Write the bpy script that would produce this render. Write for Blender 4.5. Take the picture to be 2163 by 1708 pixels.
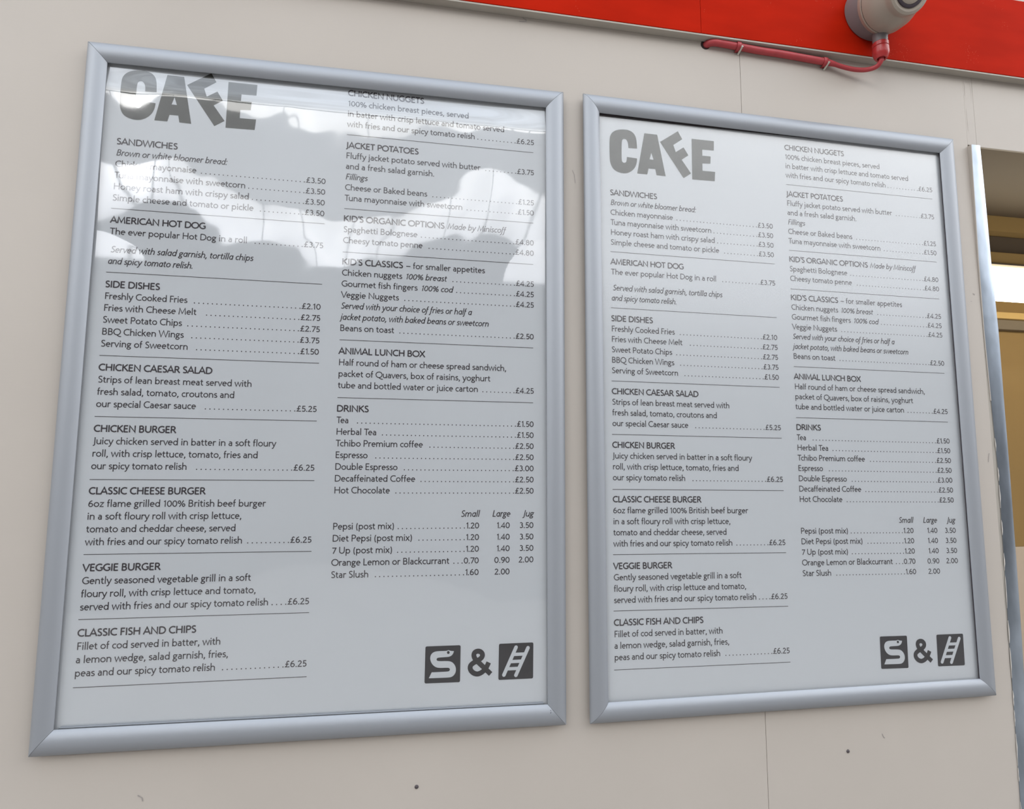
import bpy, bmesh, math, random
from mathutils import Vector, Matrix
random.seed(7)
for o in list(bpy.data.objects): bpy.data.objects.remove(o)
SC=bpy.context.scene; COL=SC.collection
Z0=2.17                      # height of the top edge of the left frame above the floor
def P(x,y,z=0.0): return Vector((x,-z,Z0+y))   # wall coordinates (right, up, out of the wall) -> world

# ------------------------------------------------------------------ camera
cam=bpy.data.cameras.new('camera'); cam_o=bpy.data.objects.new('camera',cam); COL.objects.link(cam_o)
R=((0.98327518,0.0045738,0.18206867),(-0.02574772,0.99313515,0.11410357),(-0.18029691,-0.11688307,0.97664291))
def wv(a): return Vector((a[0],-a[2],a[1]))
m=Matrix.Identity(4)
for j in range(3):
    v=wv(R[j])
    for i in range(3): m[i][j]=v[i]
c=P(0.4022779,-0.5723965,0.8868911)
for i in range(3): m[i][3]=c[i]
cam_o.matrix_world=m
cam.sensor_width=36; cam.lens=1378.0914/2163*36; cam.clip_start=.02
SC.camera=cam_o
# ------------------------------------------------------------------ view
vs=SC.view_settings; SC.display_settings.display_device='sRGB'
vs.view_transform='Standard'; vs.look='None'; vs.gamma=1; vs.use_curve_mapping=False
vs.exposure=0.0
# ------------------------------------------------------------------ sky: overcast, brightest in a broad low band under darker cloud
SKY=4.25
W=bpy.data.worlds.new('sky'); SC.world=W; W.use_nodes=True
n=W.node_tree.nodes; l=W.node_tree.links; n.clear()
tc=n.new('ShaderNodeTexCoord'); sp=n.new('ShaderNodeSeparateXYZ'); l.new(tc.outputs['Generated'],sp.inputs[0])
mr=n.new('ShaderNodeMapRange'); mr.inputs[1].default_value=-1; mr.inputs[2].default_value=1; l.new(sp.outputs[2],mr.inputs[0])
cr=n.new('ShaderNodeValToRGB'); l.new(mr.outputs[0],cr.inputs[0])
el=cr.color_ramp.elements
stops=[(0,(.10,.09,.08)),(.5,(.14,.14,.15)),(.60,(.25,.26,.28)),(.645,(.95,.96,1)),(.74,(1,.99,.97)),(.79,(.55,.58,.62)),(1,(.38,.42,.48))]
while len(el)<len(stops): el.new(.5)
for e,(q,cc) in zip(el,stops): e.position=q; e.color=(*cc,1)
nz=n.new('ShaderNodeTexNoise'); nz.inputs['Scale'].default_value=7; nz.inputs['Detail'].default_value=5; l.new(tc.outputs['Generated'],nz.inputs['Vector'])
m2=n.new('ShaderNodeMapRange'); m2.inputs[1].default_value=.3; m2.inputs[2].default_value=.7; m2.inputs[3].default_value=.6; m2.inputs[4].default_value=1.3; l.new(nz.outputs[0],m2.inputs[0])
az=n.new('ShaderNodeMapRange'); az.inputs[1].default_value=-1; az.inputs[2].default_value=1; az.inputs[3].default_value=.75; az.inputs[4].default_value=1.15; l.new(sp.outputs[0],az.inputs[0])
mu=n.new('ShaderNodeMath'); mu.operation='MULTIPLY'; l.new(m2.outputs[0],mu.inputs[0]); l.new(az.outputs[0],mu.inputs[1])
# hazy sun glow behind the cloud, up to the left
gd=n.new('ShaderNodeVectorMath'); gd.operation='DOT_PRODUCT'; gd.inputs[1].default_value=(-.60,-.72,.345); l.new(tc.outputs['Generated'],gd.inputs[0])
gr=n.new('ShaderNodeMapRange'); gr.interpolation_type='SMOOTHSTEP'; gr.inputs[1].default_value=.965; gr.inputs[2].default_value=.995; gr.inputs[3].default_value=1; gr.inputs[4].default_value=2.5; l.new(gd.outputs['Value'],gr.inputs[0])
mg=n.new('ShaderNodeMath'); mg.operation='MULTIPLY'; l.new(mu.outputs[0],mg.inputs[0]); l.new(gr.outputs[0],mg.inputs[1]); mu=mg
mv=n.new('ShaderNodeMath'); mv.operation='MULTIPLY'; mv.inputs[1].default_value=SKY; l.new(mu.outputs[0],mv.inputs[0])
bg=n.new('ShaderNodeBackground'); l.new(cr.outputs[0],bg.inputs[0]); l.new(mv.outputs[0],bg.inputs[1])
wo=n.new('ShaderNodeOutputWorld'); l.new(bg.outputs[0],wo.inputs[0])

# ------------------------------------------------------------------ materials
def mat(name,col,rough=.5,metal=0,spec=.5,bump=None,var=None,emit=None):
    """principled; bump=(scale xyz,strength,distance), var=(scale xyz,amount) mottles the paint itself"""
    M=bpy.data.materials.new(name); M.use_nodes=True; N=M.node_tree.nodes; L=M.node_tree.links
    b=N['Principled BSDF']; b.inputs['Base Color'].default_value=(*col,1); b.inputs['Roughness'].default_value=rough
    b.inputs['Metallic'].default_value=metal; b.inputs['Specular IOR Level'].default_value=spec
    if emit: b.inputs['Emission Color'].default_value=(*emit[0],1); b.inputs['Emission Strength'].default_value=emit[1]
    def noise(sc,det=4):
        t=N.new('ShaderNodeTexCoord'); mp=N.new('ShaderNodeMapping'); mp.inputs['Scale'].default_value=sc; L.new(t.outputs['Object'],mp.inputs[0])
        q=N.new('ShaderNodeTexNoise'); q.inputs['Scale'].default_value=1; q.inputs['Detail'].default_value=det; L.new(mp.outputs[0],q.inputs['Vector']); return q
    if bump:
        q=noise(bump[0]); bp=N.new('ShaderNodeBump'); bp.inputs['Strength'].default_value=bump[1]; bp.inputs['Distance'].default_value=bump[2]
        L.new(q.outputs[0],bp.inputs['Height']); L.new(bp.outputs[0],b.inputs['Normal'])
    if var:
        q=noise(var[0]); r=N.new('ShaderNodeMapRange'); r.inputs[1].default_value=.3; r.inputs[2].default_value=.7; r.inputs[3].default_value=1-var[1]; r.inputs[4].default_value=1+var[1]
        L.new(q.outputs[0],r.inputs[0]); x=N.new('ShaderNodeVectorMath'); x.operation='SCALE'; x.inputs[0].default_value=col; L.new(r.outputs[0],x.inputs['Scale']); L.new(x.outputs[0],b.inputs['Base Color'])
    return M
def clear(name,rough,gain,ior=1.55):
    M=bpy.data.materials.new(name); M.use_nodes=True; N=M.node_tree.nodes; L=M.node_tree.links; N.clear()
    o=N.new('ShaderNodeOutputMaterial'); mx=N.new('ShaderNodeMixShader'); t=N.new('ShaderNodeBsdfTransparent'); g=N.new('ShaderNodeBsdfGlossy')
    t.inputs[0].default_value=(.93,.94,.945,1); g.inputs['Roughness'].default_value=rough
    f=N.new('ShaderNodeFresnel'); f.inputs[0].default_value=ior; k=N.new('ShaderNodeMath'); k.operation='MULTIPLY'; k.inputs[1].default_value=gain; k.use_clamp=True
    ge=N.new('ShaderNodeNewGeometry'); fi=N.new('ShaderNodeMapRange'); fi.inputs[3].default_value=ior; fi.inputs[4].default_value=1/ior   # same sheet from either side
    L.new(ge.outputs['Backfacing'],fi.inputs[0]); L.new(fi.outputs[0],f.inputs[0])
    L.new(f.outputs[0],k.inputs[0]); L.new(k.outputs[0],mx.inputs[0]); L.new(t.outputs[0],mx.inputs[1]); L.new(g.outputs[0],mx.inputs[2]); L.new(mx.outputs[0],o.inputs[0])
    return M
CREAM=(.50,.452,.40)
M_WALL=mat('cream_gloss_paint',CREAM,.42,0,.33,((40,40,420),.08,.0006),((3,3,3),.035))
M_CREAM=mat('cream_edge_paint',(.42,.385,.335),.5,0,.3,((40,40,40),.2,.001),((18,18,18),.06))
M_RED=mat('red_gloss_paint',(.44,.015,.004),.42,0,.012,((25,60,200),.12,.0008),((9,9,30),.10))
def flecks(M,col,scale,thr):
    N=M.node_tree.nodes; L=M.node_tree.links; b=N['Principled BSDF']; src=b.inputs['Base Color'].links
    t=N.new('ShaderNodeTexCoord'); v=N.new('ShaderNodeTexVoronoi'); v.inputs['Scale'].default_value=scale; L.new(t.outputs['Object'],v.inputs['Vector'])
    z=N.new('ShaderNodeTexNoise'); z.inputs['Scale'].default_value=16; L.new(t.outputs['Object'],z.inputs['Vector'])
    a=N.new('ShaderNodeMath'); a.operation='LESS_THAN'; a.inputs[1].default_value=thr; L.new(v.outputs['Distance'],a.inputs[0])
    c=N.new('ShaderNodeMath'); c.operation='GREATER_THAN'; c.inputs[1].default_value=.60; L.new(z.outputs[0],c.inputs[0])
    k=N.new('ShaderNodeMath'); k.operation='MULTIPLY'; L.new(a.outputs[0],k.inputs[0]); L.new(c.outputs[0],k.inputs[1])
    x=N.new('ShaderNodeMix'); x.data_type='RGBA'; L.new(k.outputs[0],x.inputs['Factor']); L.new(src[0].from_socket,x.inputs['A']); x.inputs['B'].default_value=(*col,1)
    L.new(x.outputs['Result'],b.inputs['Base Color'])
flecks(M_RED,(.58,.15,.09),330,.13)
M_ALU=mat('satin_anodised_aluminium',(.36,.378,.405),.52,.6,.4,((900,900,900),.06,.0002))
M_DARK=mat('lip_shade_and_dark_parts',(.035,.022,.03),.6)  # painted shade under the rail lips; also small parts that are dark themselves
M_BACK=mat('grey_backboard',(.12,.10,.10),.7)
M_PAPER=mat('white_poster_paper',(.72,.735,.75),.8,0,.15)
M_TEXT=mat('text_ink',(.066,.056,.062),.7,0,.15)
M_INK=mat('black_ink',(.010,.008,.012),.7,0,.15)
M_TITLE=mat('grey_ink',(.095,.095,.083),.7,0,.15,None,((60,60,60),.12))
M_RULE=mat('rule_ink',(.10,.09,.09),.7,0,.15)
M_WHITE=mat('unprinted_white',(.72,.735,.75),.8,0,.15)
M_FILM=clear('glossy_clear_film',.04,3.1)
M_MATTE=clear('matte_clear_film',.265,2.9)
M_SILVER=mat('galvanised_strip',(.40,.455,.52),.28,1,.5,((14,14,9),.22,.004),((30,30,12),.22))
M_WPLAS=mat('off_white_plastic',(.35,.30,.245),.4,0,.5,None,((25,25,25),.06))
M_GRIME=mat('grime',(.12,.09,.075),.8,0,.2,None,((300,300,300),.6))
M_GPLAS=mat('grey_plastic',(.17,.155,.155),.45)
M_RCAB=mat('red_cable',(.42,.045,.052),.45,0,.5,None,((60,60,60),.1))
M_RGL=mat('red_gland',(.42,.03,.03),.3)
M_HOLE=mat('dark_hole',(.03,.012,.012),.9)
M_NAIL=mat('bright_nail',(.62,.60,.52),.35,.4)
M_SCREW=mat('dull_screw',(.10,.085,.09),.5,.4)
M_SCUFF=mat('scuffed_paint',(.33,.30,.28),.6)
M_CHIP=mat('pale_chipped_paint',(.60,.555,.50),.5)
M_YEL=mat('yellow_wall_paint',(.28,.175,.06),.6,0,.3,None,((5,5,5),.05))
M_BEIGE=mat('beige_lower_wall',(.50,.40,.30),.6)
M_YEL_LIT=mat('lit_yellow_paint',(.60,.40,.15),.6,0,.3)  # lighter than the wall yellow, to stand in for light on the beam
M_BROWN=mat('soffit_shade_brown',(.19,.15,.105),.6,0,.3)  # soffit is cream in poor light; its shade is put into this brown
M_TUBE=mat('fluorescent_diffuser',(.9,.9,.85),.4,0,.5,None,None,((1,.93,.74),6.0))
M_FLOOR=mat('grey_paving',(.30,.28,.26),.8,0,.3,None,((2,2,2),.1))
M_OPP=mat('grey_opposite_wall',(.115,.11,.108),.8,0,.3,None,((1,1,1),.15))
M_BAR=mat('dark_glazing_bar',(.10,.10,.10),.6)
M_LINT=mat('pale_lintel_paint',(.62,.62,.62),.7)

# ------------------------------------------------------------------ mesh helpers
def link(name,verts,faces,material,parent=None,smooth=False,mats=None,fm=None):
    me=bpy.data.meshes.new(name); me.from_pydata([tuple(v) for v in verts],[],faces)
    for q in (mats or [material]): me.materials.append(q)
    if fm: me.polygons.foreach_set('material_index',fm)
    if smooth: me.polygons.foreach_set('use_smooth',[True]*len(me.polygons))
    me.update()
    o=bpy.data.objects.new(name,me); COL.objects.link(o)
    if parent: o.parent=parent
    return o
def fixn(o,smooth_angle=None,bevel=0):
    b=bmesh.new(); b.from_mesh(o.data); bmesh.ops.recalc_face_normals(b,faces=b.faces)
    if bevel: bmesh.ops.bevel(b,geom=list(b.edges),offset=bevel,segments=2,affect='EDGES',profile=.6)
    b.to_mesh(o.data); b.free()
    if smooth_angle is not None:
        o.data.polygons.foreach_set('use_smooth',[True]*len(o.data.polygons)); o.data.set_sharp_from_angle(angle=math.radians(smooth_angle))
    return o
def box(name,a,b,material,parent=None,bevel=0):
    """box between wall-coordinate corners a and b"""
    (x0,y0,z0),(x1,y1,z1)=a,b
    V=[P(x,y,z) for x in (x0,x1) for y in (y0,y1) for z in (z0,z1)]
    F=[(0,1,3,2),(4,6,7,5),(0,4,5,1),(2,3,7,6),(0,2,6,4),(1,5,7,3)]
    return fixn(link(name,V,F,material,parent),None,bevel)
def thing(name,label,cat,loc,group=None):
    o=bpy.data.objects.new(name,None); o.empty_display_size=.05; COL.objects.link(o); o.location=loc
    o['label']=label; o['category']=cat
    if group: o['group']=group
    return o
def tag(o,label,cat,group=None):
    o['label']=label; o['category']=cat
    if group: o['group']=group
    return o
def keep(o,parent):
    """parent without moving: child meshes are written in world coordinates"""
    o.parent=parent; o.matrix_parent_inverse=Matrix.Translation(-parent.location); return o
def structure(o): o['kind']='structure'; return o
def tube(name,pts,rad,material,parent=None,seg=12,cap=True):
    n=len(pts); T=[]
    for i in range(n): T.append((pts[min(i+1,n-1)]-pts[max(i-1,0)]).normalized())
    u=T[0].orthogonal().normalized(); V=[];F=[]
    for i in range(n):
        u=(u-T[i]*u.dot(T[i])).normalized(); w=T[i].cross(u); r=rad[i] if isinstance(rad,(list,tuple)) else rad
        for k in range(seg):
            a=2*math.pi*k/seg; V.append(pts[i]+u*(r*math.cos(a))+w*(r*math.sin(a)))
    for i in range(n-1):
        for k in range(seg): F.append((i*seg+k,i*seg+(k+1)%seg,(i+1)*seg+(k+1)%seg,(i+1)*seg+k))
    if cap: F.append(tuple(range(seg))); F.append(tuple(range((n-1)*seg,n*seg)))
    return fixn(link(name,V,F,material,parent),50)
def lathe(name,origin,axis,prof,material,parent=None,seg=48,ang=40):
    """prof: (distance along axis, radius)"""
    axis=axis.normalized(); u=axis.orthogonal().normalized(); w=axis.cross(u); V=[];F=[]
    for d,r in prof:
        for k in range(seg):
            a=2*math.pi*k/seg; V.append(origin+axis*d+u*(r*math.cos(a))+w*(r*math.sin(a)))
    for i in range(len(prof)-1):
        for k in range(seg): F.append((i*seg+k,i*seg+(k+1)%seg,(i+1)*seg+(k+1)%seg,(i+1)*seg+k))
    F.append(tuple(range(seg))); F.append(tuple(range((len(prof)-1)*seg,len(prof)*seg)))
    return fixn(link(name,V,F,material,parent),ang)
def spline(P_,n=8):
    Q=[P_[0]]+list(P_)+[P_[-1]]; o=[]
    for i in range(1,len(Q)-2):
        a,b,c,d=Q[i-1:i+3]
        for k in range(n):
            t=k/n; o.append(.5*(2*b+(c-a)*t+(2*a-5*b+4*c-d)*t*t+(3*b-a-3*c+d)*t**3))
    return o+[Q[-1]]

# ---- humanist single-stroke lettering (centre lines, em units: cap .70, x-height .48)
def _a(cx,cy,rx,ry,a0,a1):
    n=max(3,int(abs(a1-a0)/18)+1)
    return [(cx+rx*math.cos(math.radians(a0+(a1-a0)*i/n)),cy+ry*math.sin(math.radians(a0+(a1-a0)*i/n))) for i in range(n+1)]
def _s(*p,n=4):
    o=[];P=[p[0]]+list(p)+[p[-1]]
    for i in range(1,len(P)-2):
        a,b,c,d=P[i-1:i+3]
        for k in range(n):
            t=k/n
            o.append(tuple(.5*(2*b[j]+(c[j]-a[j])*t+(2*a[j]-5*b[j]+4*c[j]-d[j])*t*t+(3*b[j]-a[j]-3*c[j]+d[j])*t**3) for j in (0,1)))
    return o+[p[-1]]
def _e(cx,cy,rx,ry): return _a(cx,cy,rx,ry,90,450)
def _d(x,y): return ('dot',x,y)
GL={
'a':(.43,[_a(.2,.31,.135,.125,140,0)+[(.335,0)],[(.335,.275)]+_a(.19,.16,.115,.115,90,285)+[(.335,.11)]]),
'b':(.52,[[(.09,0),(.09,.74)],_e(.265,.24,.175,.195)]),
'c':(.40,[_a(.255,.24,.185,.195,50,310)]),
'd':(.52,[[(.43,0),(.43,.74)],_e(.255,.24,.175,.195)]),
'e':(.47,[[(.07,.26),(.405,.26)]+_a(.24,.24,.17,.195,6,312)]),
'f':(.29,[[(.12,0),(.12,.57)]+_a(.225,.58,.105,.12,180,70),[(.02,.435),(.26,.435)]]),
'g':(.45,[_e(.205,.315,.13,.123),[(.29,.40),(.43,.43)],_s((.14,.21),(.1,.14),(.15,.085),(.24,.05),(.345,.01),(.37,-.06),(.31,-.14),(.2,-.165),(.08,-.14),(.05,-.06),(.1,.01),(.17,.06))]),
'h':(.51,[[(.09,0),(.09,.74)],[(.09,.30)]+_a(.255,.29,.165,.148,150,0)+[(.42,0)]]),
'i':(.205,[[(.1,0),(.1,.48)],_d(.1,.625)]),
'j':(.21,[[(.105,.48),(.105,-.06)]+_s((.105,-.06),(.09,-.14),(.0,-.2)),_d(.105,.625)]),
'k':(.46,[[(.09,0),(.09,.74)],[(.395,.48),(.1,.225)],[(.17,.29),(.43,0)]]),
'l':(.205,[[(.1,0),(.1,.74)]]),
'm':(.79,[[(.09,0),(.09,.48)],[(.09,.30)]+_a(.235,.29,.145,.148,150,0)+[(.38,0)],[(.38,.30)]+_a(.545,.29,.15,.148,150,0)+[(.695,0)]]),
'n':(.51,[[(.09,0),(.09,.48)],[(.09,.30)]+_a(.255,.29,.165,.148,150,0)+[(.42,0)]]),
'o':(.52,[_e(.26,.24,.195,.195)]),
'p':(.52,[[(.09,.48),(.09,-.22)],_e(.265,.24,.175,.195)]),
'r':(.34,[[(.09,0),(.09,.48)],[(.09,.29)]+_a(.24,.29,.15,.148,150,55)]),
's':(.36,[_s((.305,.405),(.2,.437),(.09,.385),(.1,.29),(.2,.245),(.3,.18),(.295,.085),(.19,.043),(.05,.075))]),
't':(.32,[[(.13,.60),(.13,.17)]+_a(.24,.17,.11,.125,180,300),[(.02,.435),(.28,.435)]]),
'u':(.51,[[(.085,.48),(.085,.19)]+_a(.24,.19,.155,.148,180,325)+[(.42,.16)],[(.42,.48),(.42,0)]]),
'v':(.45,[[(.03,.48),(.225,.02),(.42,.48)]]),
'w':(.70,[[(.03,.48),(.185,.02),(.35,.46),(.515,.02),(.67,.48)]]),
'x':(.45,[[(.045,.48),(.41,0)],[(.40,.48),(.035,0)]]),
'y':(.45,[[(.03,.48),(.23,.03)],[(.425,.48),(.19,-.1)]+_s((.19,-.1),(.14,-.17),(.04,-.2))]),
'z':(.42,[[(.06,.438),(.36,.438),(.06,.043),(.38,.043)]]),
'A':(.62,[[(.02,0),(.31,.68),(.60,0)],[(.13,.23),(.49,.23)]]),
'B':(.54,[[(.1,0),(.1,.7)],[(.1,.657),(.26,.657)]+_a(.26,.512,.145,.145,90,-90)+[(.1,.367)],[(.26,.367)]+_a(.29,.205,.16,.162,90,-90)+[(.1,.043)]]),
'C':(.60,[_a(.38,.35,.315,.305,52,308)]),
'D':(.66,[[(.1,0),(.1,.7)],[(.1,.657),(.26,.657)]+_a(.27,.35,.325,.307,90,-90)+[(.1,.043)]]),
'E':(.48,[[(.1,0),(.1,.7)],[(.1,.657),(.43,.657)],[(.1,.365),(.40,.365)],[(.1,.043),(.44,.043)]]),
'F':(.45,[[(.1,0),(.1,.7)],[(.1,.657),(.42,.657)],[(.1,.355),(.38,.355)]]),
'G':(.66,[_a(.38,.35,.315,.305,52,318)+[(.585,.12)],[(.585,.08),(.585,.32),(.42,.32)]]),
'H':(.66,[[(.1,0),(.1,.7)],[(.56,0),(.56,.7)],[(.1,.365),(.56,.365)]]),
'I':(.21,[[(.105,0),(.105,.7)]]),
'J':(.27,[[(.16,.7),(.16,.05)]+_s((.16,.05),(.14,-.07),(.01,-.14))]),
'K':(.57,[[(.1,0),(.1,.7)],[(.51,.7),(.12,.35)],[(.2,.42),(.56,0)]]),
'L':(.45,[[(.1,.7),(.1,.043),(.43,.043)]]),
'M':(.79,[[(.07,0),(.14,.67),(.395,.1),(.65,.67),(.72,0)]]),
'N':(.69,[[(.1,0),(.1,.66),(.59,.04),(.59,.7)]]),
'O':(.73,[_e(.365,.35,.32,.307)]),
'P':(.51,[[(.1,0),(.1,.7)],[(.1,.657),(.27,.657)]+_a(.27,.49,.175,.167,90,-90)+[(.1,.323)]]),
'Q':(.73,[_e(.365,.35,.32,.307),_s((.36,.05),(.48,-.06),(.66,-.13),(.78,-.12))]),
'R':(.56,[[(.1,0),(.1,.7)],[(.1,.657),(.26,.657)]+_a(.26,.5,.165,.157,90,-90)+[(.1,.343)],[(.27,.343),(.53,0)]]),
'S':(.45,[_s((.375,.605),(.26,.657),(.13,.62),(.09,.52),(.14,.42),(.28,.335),(.375,.23),(.36,.11),(.24,.043),(.06,.085))]),
'T':(.51,[[(.255,0),(.255,.7)],[(.01,.657),(.50,.657)]]),
'U':(.65,[[(.095,.7),(.095,.27)]+_a(.325,.27,.23,.227,180,360)+[(.555,.7)]]),
'V':(.60,[[(.02,.7),(.30,.02),(.58,.7)]]),
'W':(.92,[[(.02,.7),(.235,.02),(.46,.68),(.685,.02),(.90,.7)]]),
'X':(.59,[[(.04,.7),(.56,0)],[(.54,.7),(.02,0)]]),
'0':(.49,[_e(.245,.315,.18,.272)]),
'1':(.33,[[(.07,.50),(.2,.6),(.2,0)]]),
'2':(.45,[_a(.215,.45,.14,.137,165,-25)+[(.07,.045),(.42,.045)]]),
'3':(.43,[_a(.2,.465,.135,.122,140,-85),_a(.2,.195,.165,.152,82,-140)]),
'4':(.48,[[(.34,0),(.34,.60),(.04,.175),(.46,.175)]]),
'5':(.43,[[(.38,.585),(.14,.585),(.115,.33)]+_a(.21,.2,.165,.16,118,-140)]),
'6':(.48,[_e(.24,.2,.165,.157),_s((.077,.2),(.1,.38),(.2,.53),(.35,.61))]),
'7':(.44,[[(.04,.585),(.41,.585),(.15,0)]]),
'8':(.48,[_e(.24,.465,.13,.122),_e(.24,.195,.165,.152)]),
'9':(.48,[_e(.24,.43,.165,.157),_s((.403,.43),(.38,.25),(.28,.1),(.13,.02))]),
'£':(.49,[_s((.41,.54),(.31,.6),(.21,.53),(.2,.35),(.18,.16),(.06,.045))+[(.45,.045)],[(.05,.31),(.36,.31)]]),
'.':(.21,[_d(.1,.05)]),',':(.21,[_d(.11,.05),[(.14,.06),(.06,-.12)]]),':':(.21,[_d(.1,.05),_d(.1,.41)]),
"'":(.19,[[(.13,.72),(.07,.52)]]),'-':(.52,[[(.03,.25),(.49,.25)]]),
'(':(.28,[_a(.36,.27,.26,.5,130,230)]),')':(.28,[_a(-.08,.27,.26,.5,50,-50)]),
'%':(.74,[_e(.17,.46,.11,.13),_e(.57,.17,.11,.13),[(.55,.63),(.19,0)]]),' ':(.23,[])}
GI=dict(GL)   # italic forms
GI['a']=(.50,[[(.41,.48),(.41,0)],_e(.25,.24,.165,.195)])
GI['f']=(.28,[_s((-.05,-.2),(.04,-.17),(.09,-.05))+[(.11,.55)]+_a(.2,.58,.09,.12,180,60),[(.02,.435),(.25,.435)]])
def layout(text,style):
    """polylines (em units) and advance width of a run"""
    G=GI if style=='i' else GL
    sx,sh=(.87,.2) if style=='i' else (1,0)
    if style=='b': sx=1.02
    x=0;out=[];prev=''
    for ch in text:
        adv,st=G[ch]
        x+=KERN.get(prev+ch,0)
        for q in st:
            if q[0]=='dot': out.append(('dot',x+sx*q[1]+sh*q[2],q[2]))
            else: out.append([(x+sx*a+sh*b,b) for a,b in q])
        x+=adv*sx;prev=ch
    return out,x
KERN={'Te':-.1,'Tu':-.08,'Tc':-.08,'Ve':-.06,'we':-.02,'av':-.02,'ry':-.02,'1.':-.06,'.1':-.03,'AV':-.06,'TA':-.07,'LA':-.02,'LU':.02,'Fr':-.03,'ve':-.02,'rv':0,"D'":.0,"'S":-.05,'.7':-.02}

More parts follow.
